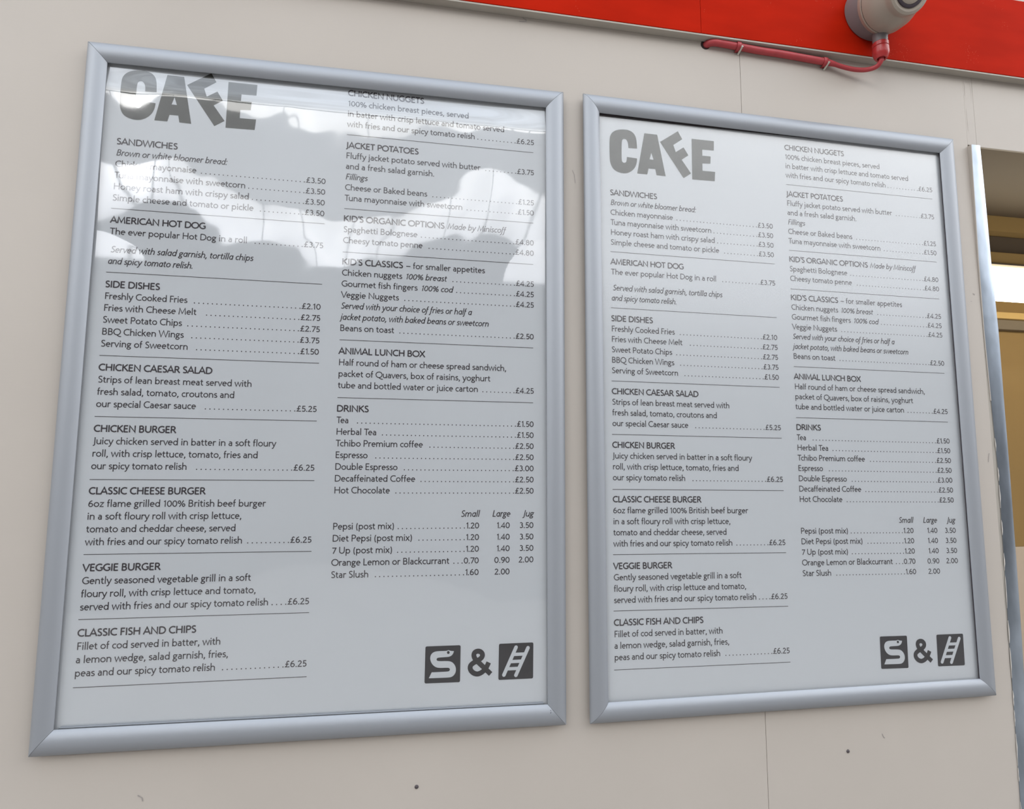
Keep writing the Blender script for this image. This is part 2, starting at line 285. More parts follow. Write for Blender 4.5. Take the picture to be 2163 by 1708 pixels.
# ---- the menu: (first baseline, [(style, text, start, end, leader start, price, extra runs)]) in metres on the sheet
SECT=[
(-0.14,[
 ('b', 'SANDWICHES', 0.041, 0.1151, 0, '', []),
 ('i', 'Brown or white bloomer bread:', 0.0414, 0.177, 0, '', []),
 ('r', 'Chicken mayonnaise', 0.0414, 0.1399, 0.144, '£3.50', []),
 ('r', 'Tuna mayonnaise with sweetcorn', 0.0414, 0.202, 0.2059, '£3.50', []),
 ('r', 'Honey roast ham with crispy salad', 0.0414, 0.2072, 0.2108, '£3.50', []),
 ('r', 'Simple cheese and tomato or pickle', 0.0414, 0.2136, 0.2208, '£3.50', []),
]),
(-0.246,[
 ('b', 'AMERICAN HOT DOG', 0.041, 0.1556, 0, '', []),
 ('r', 'The ever popular Hot Dog in a roll', 0.0414, 0.2079, 0.2157, '£3.75', []),
]),
(-0.2851,[
 ('i', 'Served with salad garnish, tortilla chips', 0.0437, 0.2161, 0, '', []),
 ('i', 'and spicy tomato relish.', 0.0414, 0.1428, 0, '', []),
]),
(-0.331,[
 ('b', 'SIDE DISHES', 0.041, 0.1053, 0, '', []),
 ('r', 'Freshly Cooked Fries', 0.0414, 0.139, 0.1464, '£2.10', []),
 ('r', 'Fries with Cheese Melt', 0.0414, 0.1508, 0.1592, '£2.75', []),
 ('r', 'Sweet Potato Chips', 0.0414, 0.1343, 0.1385, '£2.75', []),
 ('r', 'BBQ Chicken Wings', 0.0414, 0.1373, 0.1435, '£3.75', []),
 ('r', 'Serving of Sweetcorn', 0.0414, 0.1433, 0.1499, '£1.50', []),
]),
(-0.4376,[
 ('b', 'CHICKEN CAESAR SALAD', 0.041, 0.1742, 0, '', []),
 ('r', 'Strips of lean breast meat served with', 0.0414, 0.223, 0, '', []),
 ('r', 'fresh salad, tomato, croutons and', 0.0414, 0.2026, 0, '', []),
 ('r', 'our special Caesar sauce', 0.0414, 0.1571, 0.1643, '£5.25', []),
]),
(-0.5142,[
 ('b', 'CHICKEN BURGER', 0.041, 0.1357, 0, '', []),
 ('r', 'Juicy chicken served in batter in a soft floury', 0.0414, 0.2563, 0, '', []),
 ('r', 'roll, with crisp lettuce, tomato, fries and', 0.0414, 0.2348, 0, '', []),
 ('r', 'our spicy tomato relish', 0.0414, 0.1509, 0.1591, '£6.25', []),
]),
(-0.5905,[
 ('b', 'CLASSIC CHEESE BURGER', 0.041, 0.1746, 0, '', []),
 ('r', '6oz flame grilled 100% British beef burger', 0.0414, 0.2473, 0, '', []),
 ('r', 'in a soft floury roll with crisp lettuce,', 0.0414, 0.219, 0, '', []),
 ('r', 'tomato and cheddar cheese, served', 0.0414, 0.2127, 0, '', []),
 ('r', 'with fries and our spicy tomato relish', 0.0414, 0.2212, 0.2259, '£6.25', []),
]),
(-0.6822,[
 ('b', 'VEGGIE BURGER', 0.041, 0.128, 0, '', []),
 ('r', 'Gently seasoned vegetable grill in a soft', 0.0414, 0.2338, 0, '', []),
 ('r', 'floury roll, with crisp lettuce and tomato,', 0.0414, 0.2404, 0, '', []),
 ('r', 'served with fries and our spicy tomato relish', 0.0414, 0.2559, 0.2593, '£6.25', []),
]),
(-0.7581,[
 ('b', 'CLASSIC FISH AND CHIPS', 0.041, 0.1732, 0, '', []),
 ('r', 'Fillet of cod served in batter, with', 0.0414, 0.2022, 0, '', []),
 ('r', 'a lemon wedge, salad garnish, fries,', 0.0414, 0.2117, 0, '', []),
 ('r', 'peas and our spicy tomato relish', 0.0414, 0.1976, 0.2052, '£6.25', []),
]),
(-0.0386,[
 ('b', 'CHICKEN NUGGETS', 0.3301, 0.4359, 0, '', []),
 ('r', '100% chicken breast pieces, served', 0.3305, 0.5002, 0, '', []),
 ('r', 'in batter with crisp lettuce and tomato served', 0.3305, 0.5523, 0, '', []),
 ('r', 'with fries and our spicy tomato relish', 0.3305, 0.5094, 0.5142, '£6.25', []),
]),
(-0.1154,[
 ('b', 'JACKET POTATOES', 0.3301, 0.4297, 0, '', []),
 ('r', 'Fluffy jacket potato served with butter', 0.3305, 0.5178, 0.5228, '£3.75', []),
 ('r', 'and a fresh salad garnish.', 0.3305, 0.4526, 0, '', []),
 ('i', 'Fillings', 0.3305, 0.3601, 0, '', []),
 ('r', 'Cheese or Baked beans', 0.3305, 0.4429, 0.4471, '£1.25', []),
 ('r', 'Tuna mayonnaise with sweetcorn', 0.3305, 0.4929, 0.4972, '£1.50', []),
]),
(-0.2213,[
 ('b', "KID'S ORGANIC OPTIONS", 0.3301, 0.4681, 0, '', [('i', 'Made by Miniscoff', 0.4715, 0.5544)]),
 ('r', 'Spaghetti Bolognese', 0.3305, 0.4306, 0.4348, '£4.80', []),
 ('r', 'Cheesy tomato penne', 0.3305, 0.438, 0.4457, '£4.80', []),
]),
(-0.2821,[
 ('b', "KID'S CLASSICS", 0.3301, 0.412, 0, '', [('r', '- for smaller appetites', 0.4158, 0.5257)]),
 ('r', 'Chicken nuggets', 0.3305, 0.4112, 0.4764, '£4.25', [('i', '100% breast', 0.4151, 0.4718)]),
 ('r', 'Gourmet fish fingers', 0.3305, 0.4324, 0.487, '£4.25', [('i', '100% cod', 0.4366, 0.4806)]),
 ('r', 'Veggie Nuggets', 0.3305, 0.4075, 0.4149, '£4.25', []),
 ('i', 'Served with your choice of fries or half a', 0.3305, 0.5074, 0, '', []),
 ('i', 'jacket potato, with baked beans or sweetcorn', 0.3305, 0.5314, 0, '', []),
 ('r', 'Beans on toast', 0.3305, 0.4022, 0.4094, '£2.50', []),
]),
(-0.4051,[
 ('b', 'ANIMAL LUNCH BOX', 0.3301, 0.4445, 0, '', []),
 ('r', 'Half round of ham or cheese spread sandwich,', 0.3305, 0.5571, 0, '', []),
 ('r', 'packet of Quavers, box of raisins, yoghurt', 0.3305, 0.5348, 0, '', []),
 ('r', 'tube and bottled water or juice carton', 0.3305, 0.5178, 0.5232, '£4.25', []),
]),
(-0.4822,[
 ('b', 'DRINKS', 0.3301, 0.3717, 0, '', []),
 ('r', 'Tea', 0.3305, 0.3462, 0.3538, '£1.50', []),
 ('r', 'Herbal Tea', 0.3305, 0.3827, 0.3901, '£1.50', []),
 ('r', 'Tchibo Premium coffee', 0.3305, 0.444, 0.4508, '£2.50', []),
 ('r', 'Espresso', 0.3305, 0.3721, 0.3784, '£2.50', []),
 ('r', 'Double Espresso', 0.3305, 0.4114, 0.4195, '£3.00', []),
 ('r', 'Decaffeinated Coffee', 0.3305, 0.4349, 0.4401, '£2.50', []),
 ('r', 'Hot Chocolate', 0.3305, 0.4021, 0.4092, '£2.50', []),
]),
(-0.6354,[
 ('r', 'Pepsi (post mix)', 0.3305, 0.4091, 0.4137, '1.20', []),
 ('r', 'Diet Pepsi (post mix)', 0.3305, 0.4328, 0.4395, '1.20', []),
 ('r', '7 Up (post mix)', 0.3305, 0.4074, 0.414, '1.20', []),
 ('r', 'Orange Lemon or Blackcurrant', 0.3305, 0.4819, 0.4865, '0.70', []),
 ('r', 'Star Slush', 0.3305, 0.3778, 0.3831, '1.60', []),
]),
]
CAFE_C=[(0.0616, -0.0346), (0.0713, -0.0344), (0.0792, -0.0383), (0.0835, -0.0458), (0.0845, -0.0628), (0.0706, -0.0633), (0.0703, -0.0552), (0.0676, -0.0502), (0.0641, -0.0493), (0.0611, -0.0512), (0.06, -0.0563), (0.0597, -0.0818), (0.0605, -0.0861), (0.0633, -0.0879), (0.0663, -0.0865), (0.0677, -0.0836), (0.0679, -0.0778), (0.0842, -0.0784), (0.0836, -0.0864), (0.0802, -0.0946), (0.0731, -0.1014), (0.0643, -0.1046), (0.0539, -0.1033), (0.0461, -0.0989), (0.0419, -0.0906), (0.0408, -0.0794), (0.0409, -0.0513), (0.0432, -0.044), (0.0476, -0.0391), (0.0537, -0.0362)]
CAFE_A=[(0.0963, -0.0369), (0.117, -0.0371), (0.1295, -0.1023), (0.1148, -0.102), (0.113, -0.0925), (0.1022, -0.0927), (0.1001, -0.1021), (0.0841, -0.1023)]
CAFE_H=[(0.107, -0.0675), (0.1104, -0.078), (0.104, -0.0779)]
CAFE_F=[(0.1213, -0.0482), (0.1507, -0.0276), (0.1577, -0.0398), (0.1428, -0.0507), (0.1467, -0.0618), (0.1596, -0.0529), (0.1671, -0.065), (0.156, -0.0731), (0.1709, -0.0937), (0.1584, -0.1024)]
CAFE_E=[(0.173, -0.0374), (0.21, -0.0373), (0.2095, -0.0528), (0.1904, -0.0532), (0.1901, -0.0631), (0.2039, -0.0628), (0.2032, -0.0747), (0.1899, -0.0757), (0.1898, -0.0875), (0.2107, -0.0872), (0.2095, -0.1024), (0.1725, -0.1031)]
TILE_S=[(0.4526, -0.7855), (0.4984, -0.7857), (0.4981, -0.8321), (0.4522, -0.8316)]
TILE_H=[(0.5492, -0.786), (0.5958, -0.7859), (0.5954, -0.8321), (0.5487, -0.8319)]
SNAKE=[(0.4896, -0.7928), (0.4891, -0.7949), (0.4874, -0.7977), (0.4849, -0.7992), (0.482, -0.7999), (0.4701, -0.8), (0.4678, -0.8007), (0.467, -0.8022), (0.4677, -0.8038), (0.4699, -0.8046), (0.4821, -0.8049), (0.4867, -0.806), (0.4905, -0.8093), (0.4926, -0.8141), (0.4925, -0.819), (0.4904, -0.8228), (0.487, -0.8252), (0.4824, -0.8257), (0.4576, -0.8253), (0.4612, -0.8181), (0.4817, -0.8182), (0.4839, -0.8175), (0.4849, -0.8159), (0.4843, -0.8142), (0.4822, -0.8132), (0.4703, -0.8132), (0.4652, -0.8115), (0.4608, -0.8072), (0.4588, -0.8016), (0.4592, -0.7973), (0.4615, -0.7939), (0.4654, -0.7923), (0.4699, -0.792), (0.4802, -0.7922), (0.4815, -0.7914), (0.4834, -0.7914), (0.485, -0.7923)]
EYE=[(0.4841, -0.7943), (0.4839, -0.7952), (0.4832, -0.7958), (0.4823, -0.7961), (0.4814, -0.7958), (0.4807, -0.795), (0.4804, -0.7941), (0.4807, -0.7932), (0.4813, -0.7925), (0.4822, -0.7923), (0.4832, -0.7926), (0.4838, -0.7933)]
AMP=[(0.5357, -0.809), (0.5323, -0.8155), (0.5274, -0.8206), (0.5213, -0.823), (0.5156, -0.8214), (0.5117, -0.8171), (0.5116, -0.8124), (0.5151, -0.809), (0.5217, -0.8058), (0.5263, -0.8023), (0.5272, -0.7985), (0.5249, -0.7953), (0.521, -0.7942), (0.5172, -0.7956), (0.5159, -0.7989), (0.5171, -0.803), (0.52, -0.8065), (0.5384, -0.8238)]
RAIL1=[(0.5722, -0.7912), (0.556, -0.8258)]
RAIL2=[(0.5884, -0.7926), (0.5721, -0.8269)]
RUNG1=[(0.5697, -0.8004), (0.5839, -0.8002)]
RUNG2=[(0.5656, -0.8093), (0.5798, -0.8093)]
RUNG3=[(0.5609, -0.8184), (0.5751, -0.8182)]

# ------------------------------------------------------------------ print helpers: flat ink shapes in sheet coordinates (u right, v up), w = height above wall
class Ink:
    def __init__(s): s.V=[];s.F=[]
    def ribbon(s,pts,hw,closed=False):
        Q=[pts[0]]
        for q in pts[1:]:
            if abs(q[0]-Q[-1][0])+abs(q[1]-Q[-1][1])>1e-7: Q.append(q)
        if len(Q)<2: return
        closed=abs(Q[0][0]-Q[-1][0])+abs(Q[0][1]-Q[-1][1])<1e-6
        if closed: Q=Q[:-1]
        n=len(Q); b=len(s.V)
        def nrm(a,c):
            dx,dy=c[0]-a[0],c[1]-a[1]; k=math.hypot(dx,dy); return (-dy/k,dx/k)
        for i in range(n):
            p=Q[i]
            if closed or 0<i<n-1:
                n1=nrm(Q[i-1],p); n2=nrm(p,Q[(i+1)%n]); mx,my=n1[0]+n2[0],n1[1]+n2[1]; k=mx*mx+my*my
                if k<.15: k=.15
                mx,my=2*mx/k,2*my/k
                g=math.hypot(mx,my)
                if g>1.9: mx,my=mx*1.9/g,my*1.9/g
            elif i==0: mx,my=nrm(p,Q[1])
            else: mx,my=nrm(Q[-2],p)
            s.V.append((p[0]+mx*hw,p[1]+my*hw)); s.V.append((p[0]-mx*hw,p[1]-my*hw))
        for i in range(n if closed else n-1):
            j=(i+1)%n; s.F.append((b+2*i,b+2*i+1,b+2*j+1,b+2*j))
    def disc(s,x,y,r,n=8):
        b=len(s.V)
        for k in range(n): s.V.append((x+r*math.cos(2*math.pi*k/n),y+r*math.sin(2*math.pi*k/n)))
        s.F.append(tuple(range(b+n-1,b-1,-1)))
    def poly(s,pts):
        b=len(s.V); s.V+=pts; s.F.append(tuple(range(b,b+len(pts))))
    def rect(s,a,b): s.poly([(a[0],a[1]),(b[0],a[1]),(b[0],b[1]),(a[0],b[1])])
    def text(s,t,style,u0,v,u1=None,size=.01238,right=None):
        L,w=layout(t,style)
        if u1 is not None: kx=(u1-u0)/w
        else: kx=size*1.03
        if right is not None: u0=right-w*kx
        hw={'b':.067,'r':.047,'i':.047}[style]*size
        for q in L:
            if q[0]=='dot': s.disc(u0+q[1]*kx,v+q[2]*size,hw*1.3)
            else: s.ribbon([(u0+a*kx,v+b*size) for a,b in q],hw)
        return u0
    def build(s,name,w,material,parent):
        o=link(name,[P(a,b,w) for a,b in s.V],s.F,material)
        if any(len(f)>4 for f in s.F):
            bm=bmesh.new(); bm.from_mesh(o.data); bmesh.ops.triangulate(bm,faces=[f for f in bm.faces if len(f.verts)>4]); bm.to_mesh(o.data); bm.free()
        keep_local(o,parent); return o
def keep_local(o,parent): o.parent=parent

# ================================================================== THE SETTING
# cream boards of the wall (front faces flush, hairline joints between them)
def board(name,x0,x1,y0,y1,parent=None,mat_=None):
    return structure(box(name,(x0,y0,-.018),(x1,y1,0),mat_ or M_WALL,parent,.0004))
board('wall_back',-1.6,.9323,-Z0,.118)
board('wall_back',.9329,1.3472,-Z0,.118)
structure(box('wall_back',(1.3655,-.0058,-.004),(2.6,.118,0),M_WALL,None,.0004))
board('wall_back',1.3472,1.3652,-.004,.118)
board('wall_back',-1.6,2.6,.118,.80)
structure(box('wall_lower',(1.378,-Z0,-.12),(2.6,-1.35,0),M_WALL))
structure(box('floor',(-22,-Z0-.05,-3),(24,-Z0,8),M_FLOOR))
# fascia: red board over a cream packer
fa=structure(box('trim_1',(-1.6,.1215,.0005),(.8596,.2655,.0150),M_RED,None,.0006))
fb=structure(box('trim_2',(.8601,.1215,.0005),(2.6,.2655,.0150),M_RED,None,.0006))
structure(box('trim_3',(-1.6,.1185,.0005),(2.6,.1212,.0143),M_CREAM,None,.0004))
# kitchen seen through the hatch on the right
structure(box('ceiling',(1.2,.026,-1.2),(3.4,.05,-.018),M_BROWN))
structure(box('wall_right',(3.4,-Z0,-1.2),(3.45,.05,-.018),M_YEL))
structure(box('wall_rear',(1.2,-.74,-.66),(3.4,.026,-.62),M_YEL))
structure(box('wall_rear_lower',(1.2,-Z0,-.66),(3.4,-.7405,-.62),M_BEIGE))
structure(box('trim_4',(1.25,-.010,-.36),(3.4,.0255,-.30),M_YEL_LIT))       # beam: upper face
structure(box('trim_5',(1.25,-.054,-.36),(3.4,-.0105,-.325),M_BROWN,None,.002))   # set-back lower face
structure(box('trim_6',(1.25,-.081,-.36),(3.4,-.0545,-.31),M_YEL_LIT,None,.002))
structure(box('trim_7',(1.25,-.122,-.6195),(3.4,-.104,-.590),M_YEL_LIT,None,.002))
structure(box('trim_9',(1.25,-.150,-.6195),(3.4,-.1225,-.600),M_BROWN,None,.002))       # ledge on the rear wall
structure(box('trim_8',(1.3474,-Z0,-.15),(1.3632,-.0065,-.0002),M_CREAM))   # hatch jamb behind the metal strip
# fluorescent batten under the beam
lt=thing('fluorescent_light','glowing white fluorescent batten light under the yellow beam in the hatch','light',P(2.3,-.1,-.33))
keep(box('diffuser',(1.45,-.149,-.375),(3.2,-.086,-.312),M_TUBE,None,.006),lt)
keep(box('housing',(1.44,-.0855,-.38),(3.21,-.0812,-.305),M_BROWN,None,.001),lt)
for xx in (1.443,3.2):
    keep(box('end_cap',(xx,-.149,-.377),(xx+.007,-.0856,-.31),M_CREAM),lt)
# opposite side of the street: only met in reflections
structure(box('wall_opposite',(-22,-Z0,8.0),(24,2.05,8.1),M_OPP))
def win(x0,x1,y0,y1,m_=M_BAR): return structure(box('window_1',(x0,y0,8.01),(x1,y1,8.09),m_))
win(-22,24,2.05,2.25); win(-22,24,3.20,4.29,M_LINT); win(-22,24,4.73,4.90)
xx=-22.0
while xx<24: win(xx,xx+.022,2.25,3.20); win(xx,xx+.022,4.29,4.73); xx+=.95

# metal strip of the hatch (its top has sprung away from the wall)
gs=thing('metal_edge_strip','thin silver metal strip down the hatch edge, bright at the top','strip',P(1.36,-1.35,0))
rows=[(-.0078,.0080,1.3468,1.3640),(-.06,.0064,1.3472,1.3668),(-.1158,.0050,1.3476,1.3692),(-.2085,.0030,1.3480,1.3723),(-.326,.0016,1.3490,1.3767),(-.44,.0014,1.3515,1.3762),(-.5567,.0014,1.3538,1.3758),(-.70,.0014,1.3512,1.3740),(-.8116,.0014,1.3487,1.3722),(-.95,.0014,1.3466,1.3680),(-1.0573,.0014,1.3450,1.3645),(-1.35,.0014,1.3440,1.3610)]
V=[];F=[]
for y,z,a,b in rows:
    t=.0010
    for x,zz in ((a,z-t),(a,z-.0002),(a+.0004,z),(b-.0012,z),(b,z-.0006),(b,z-t)): V.append(P(x,y,zz))
for i in range(len(rows)-1):
    for k in range(6): F.append((i*6+k,i*6+(k+1)%6,(i+1)*6+(k+1)%6,(i+1)*6+k))
F.append(tuple(range(6))); F.append(tuple(range(len(rows)*6-6,len(rows)*6)))
keep(fixn(link('strip_face',V,F,M_SILVER),30),gs)
V=[];F=[]
for y,z,a,b in rows[:6]: V+= [P(a-.0010,y,.0001),P(a-.0010,y,max(z-.0004,.0006)),P(a+.0008,y,max(z-.0004,.0006)+.00035),P(a+.0008,y,.0001)]
for i in range(5):
    for k in range(4): F.append((i*4+k,i*4+(k+1)%4,(i+1)*4+(k+1)%4,(i+1)*4+k))
F.append((0,1,2,3)); F.append((20,21,22,23))
e=keep(fixn(link('painted_edge',V,F,M_WALL),30),gs); e['label']='cream painted side of the strip'
V=[];F=[];rr=random.Random(3)
y=-.50
while y>-1.2:
    h=rr.uniform(.012,.05); 
    def xl(yy):
        for (ya,_,a,_b),(yb,_,c,_d) in zip(rows,rows[1:]):
            if yb<=yy<=ya: return a+(c-a)*(ya-yy)/(ya-yb)
        return 1.345
    b=len(V); kk=5
    for i in range(kk+1):
        yy=y-h*i/kk; w=(.0006+rr.random()*.0013)*math.sin(math.pi*(.08+.84*i/kk)); x=xl(yy)
        V+=[P(x-.0012,yy,.0016),P(x-.0012+w,yy,.0019)]
    for i in range(kk): F.append((b+2*i,b+2*i+1,b+2*i+3,b+2*i+2))
    y-=h+rr.uniform(.002,.03)
    o=keep(link('torn_paint',V,F,M_CHIP),gs); o['label']='white ragged flake of torn paint'; V=[];F=[]


# marks that belong to the wall
def blot(name,pts,wid,material,zz=.0004):
    I=Ink(); I.ribbon(pts,wid/2); o=link(name,[P(a,b,zz) for a,b in I.V],I.F,material); return o
wl=bpy.data.objects['wall_back']
for pts,wd in (([(.5795,.1185),(.5815,.1165),(.5845,.1155),(.585,.1130),(.580,.1118),(.574,.1115)],.0011),([(.655,-.115),(.658,-.122),(.6595,-.135)],.0008),([(.118,-.943),(.123,-.946),(.124,-.950)],.0012)):
    o=blot('scuff_mark',pts,wd,M_SCUFF); o.parent=wl; structure(o)
wr=bpy.data.objects['wall_back.001']
for pts,wd in (([(1.3405,-.5245),(1.3392,-.5290),(1.3375,-.5385)],.0011),([(1.118,-.936),(1.1195,-.940),(1.122,-.942)],.0012),([(1.3335,-.2635),(1.3365,-.2640),(1.3362,-.2660)],.0010),([(1.3285,-.2765),(1.3300,-.2767)],.0012)):
    o=blot('scuff_mark',pts,wd,M_SCUFF); o.parent=wr; structure(o)
ws=bpy.data.objects['wall_back.003']
for pts,wd in (([(1.3505,.112),(1.3505,.085)],.0009),([(1.3512,.062),(1.3508,.045),(1.3512,.022)],.0008),([(1.3625,.110),(1.3632,.08)],.0006)):
    o=blot('raised_seam',pts,wd,M_CHIP); o.parent=ws; structure(o)

# screws left in the wall under the frames
for x,y,lab in ((.445,-.9581,'dark screw head in the cream wall under the left menu frame'),(1.0605,-.9562,'dark screw head in the cream wall under the right menu frame')):
    o=lathe('screw',P(x,y,-.004),Vector((0,-1,0)),[(0,.0015),(.0040,.0015),(.0042,.0026),(.0050,.0022),(.0056,.001)],M_SCREW,None,16); tag(o,lab,'screw','screws left in the wall')

# ================================================================== FIRE-ALARM FITTING, CABLE, CLIPS
ax=Vector((0,-1,0)); fc=P(1.158,.192,.0150)
fx=thing('alarm_sounder','off-white round sounder on a grey base mounted on the red fascia','alarm',fc)
keep(lathe('base',fc,ax,[(0,.043),(.002,.045),(.030,.045),(.034,.043)],M_GPLAS,None),fx)
bx=Vector((0,-.925,-.38)).normalized(); b0=fc+ax*.0345+Vector((0,0,-.001))
keep(lathe('body',b0,bx,[(0,.040),(.001,.0465),(.003,.0482),(.009,.0486),(.0105,.0480),(.011,.0474),(.0120,.0474),(.0125,.0478),(.024,.0455),(.036,.0400),(.044,.0345),(.047,.0335),(.053,.0340),(.057,.0328),(.0585,.0290),(.0580,.0245)],M_WPLAS,None,64,25),fx)
o=keep(lathe('grime_seam',b0,bx,[(.0109,.0474),(.0112,.0477),(.0118,.0477),(.0121,.0474)],M_GRIME,None,64),fx); o['label']='dark grimy seam round the sounder body'
o=keep(lathe('grille_ring',b0+bx*.057,bx,[(0,.0245),(.0022,.0243),(.0026,.0235),(.0026,.0195),(.001,.0190)],M_DARK,None),fx); o['label']='dark ring in the front of the sounder'
keep(lathe('front_disc',b0+bx*.0570,bx,[(0,.0192),(.0022,.0190),(.0040,.016),(.0044,.006)],M_WPLAS,None),fx)
dn=Vector((0,0,-1)); g0=P(1.160,.151,.035)
gl=keep(lathe('gland',g0,dn,[(0,.0115),(.012,.0112),(.021,.0108)],M_GPLAS,None,24),fx)
gn=lathe('gland_nut',g0+dn*.0205,dn,[(0,.0112),(.001,.0122),(.007,.0122),(.0078,.0112),(.0086,.0122),(.018,.0125),(.024,.0105),(.027,.0085),(.0265,.0062),(.022,.0058)],M_RGL,None,24,30)
gn.parent=gl; gn['label']='red cable gland nut'
cp=[P(.8735,.1135,-.012),P(.8760,.1140,.001),P(.884,.1150,.0062),P(.9,.1150,.0064),P(.928,.1135,.0064),P(.965,.1115,.0064),P(1.0,.1110,.0064),P(1.04,.1090,.0066),P(1.075,.1070,.0070),P(1.092,.1045,.0085),P(1.110,.0995,.0105),P(1.130,.0955,.0135),P(1.1475,.0945,.0185),P(1.157,.0950,.0280),P(1.1595,.1010,.0350),P(1.160,.1100,.0350)]
pts=spline(cp,8); rad=[]
for q in pts: rad.append(.0056 if q.x<1.080 else max(.0036,.0056-(q.x-1.080)*.11))
tag(tube('alarm_cable',pts,rad,M_RCAB,None,14),'red cable looping along the cream wall from a hole to the sounder','cable')
lathe_h=lathe('hole_rim',P(.8741,.1138,-.0005),Vector((0,-1,0)),[(0,.0078),(.0011,.0076),(.0012,.005)],M_HOLE,wl and None,20)
lathe_h.parent=wl; structure(lathe_h)
for x,yc,r_,lab in ((.9262,.1137,.0062,'small cable clip by the wall board joint, nearer the hole'),(1.0785,.1068,.0062,'small cable clip just before the cable loops to the sounder')):
    cl=thing('cable_clip',lab,'clip',P(x,yc,0),'clips holding the red cable')
    arc=[P(x,yc-r_,.0006)]+[P(x,yc+r_*math.sin(math.radians(a)),.0066+r_*math.cos(math.radians(a))) for a in range(-180+90,91,15)][::1]+[P(x,yc+r_,.0006)]
    V=[];F=[]
    for q in arc:
        for dx_ in (-.0035,.0035):
            V.append(q+Vector((dx_,0,0)))
    for i in range(len(arc)-1): F.append((2*i,2*i+1,2*i+3,2*i+2))
    o=keep(link('band',V,F,M_RCAB,None,True),cl); md=o.modifiers.new('thick','SOLIDIFY'); md.thickness=.0008; md.offset=1
    keep(tube('nail',[P(x+.0030,yc-.0095,.0002),P(x+.0042,yc-.0035,.0135)],.0017,M_NAIL,None,10),cl)

# ================================================================== MENU FRAMES
QL=[(-0.0003,-0.0055),(0.6397,0.0004),(0.6393,-0.8916),(0.0021,-0.8888)]
IL=[(0.0249,-0.0319),(0.6128,-0.027),(0.6141,-0.8643),(0.0262,-0.8605)]
QR=[(0.6695,0.0017),(1.3091,-0.003),(1.308,-0.8894),(0.6718,-0.8924)]
IR=[(0.6947,-0.0258),(1.2815,-0.0302),(1.2821,-0.864),(0.6976,-0.8664)]
PROF=[(.12,.0076),(.0,.0080),(.0,.0094),(.03,.0107),(.10,.0125),(.20,.0141),(.32,.0153),(.45,.0158),(.60,.0155),(.74,.0145),(.86,.0129),(.95,.0112),(1.0,.0098),(1.0,.0088),(.96,.0084)]
LIP_SHADE=[(.955,.0081),(.90,.0078),(.895,.0046)]  # dark strip standing in for the shaded gap under the rail lip
def lerp(a,b,t): return (a[0]+(b[0]-a[0])*t,a[1]+(b[1]-a[1])*t)
def rail(Q,I,i,prof,name,material,root,gap=.00022,closed=True,smooth=35):
    j=(i+1)%4; d=Vector((Q[j][0]-Q[i][0],Q[j][1]-Q[i][1])).normalized()*gap; V=[];F=[]
    for t,z in prof:
        a=lerp(Q[i],I[i],t); b=lerp(Q[j],I[j],t)
        V.append(P(a[0]+d.x,a[1]+d.y,z)); V.append(P(b[0]-d.x,b[1]-d.y,z))
    n_=len(prof)
    for k in range(n_-1): F.append((2*k,2*k+1,2*k+3,2*k+2))
    if closed:
        F.append((2*n_-2,2*n_-1,1,0)); F.append(tuple(range(0,2*n_,2))); F.append(tuple(range(1,2*n_,2)))
    return keep(fixn(link(name,V,F,material),smooth),root)
def quad_panel(name,Q,z0,z1,material,root,k=1.0):
    c=(sum(q[0] for q in Q)/4,sum(q[1] for q in Q)/4)
    q2=[lerp(c,q,k) for q in Q]; V=[P(a,b,z0) for a,b in q2]+[P(a,b,z1) for a,b in q2]
    return keep(fixn(link(name,V,[(0,1,2,3),(4,5,6,7),(0,1,5,4),(1,2,6,5),(2,3,7,6),(3,0,4,7)],material)),root)
def frame(Q,I,label):
    root=thing('menu_frame',label,'menu board',P(Q[3][0],Q[3][1],0),'snap frames on the wall')
    quad_panel('back_panel',Q,.0001,.0034,M_BACK,root,.984)
    for i in range(4): rail(Q,I,i,[(.20,.0035),(.17,.0036),(.17,.0079),(.55,.0079),(.55,.0036)],'base_channel',M_BACK,root,0)
    for i in range(4):
        rail(Q,I,i,PROF,'rail',M_ALU,root)
        rail(Q,I,i,LIP_SHADE,'lip_shade',M_DARK,root,0,False)
    return root
FL=frame(QL,IL,'left menu frame, silver rails, glossy rippled cover with bright sky glare')
FR=frame(QR,IR,'right menu frame, silver rails, matte flat cover, nearer the hatch')
# the sprung bottom rail of the left frame shows its inner lip
o=rail(QL,IL,2,[(.985,.0074),(1.04,.0078),(1.06,.0068),(1.085,.0070),(1.09,.0050)],'retaining_lip',M_ALU,FL,.004,False,60); o['label']='thin bright inner lip of the bottom rail'

I=Ink(); I.ribbon([(.6172,-.8722),(.6158,-.8768)],.0003); I.ribbon([(.6163,-.8698),(.6172,-.8706)],.0003)
o=keep(link('scratch',[P(a,c_,.0152) for a,c_ in I.V],I.F,M_DARK),FL); o['label']='small dark scratch at the rail corner'
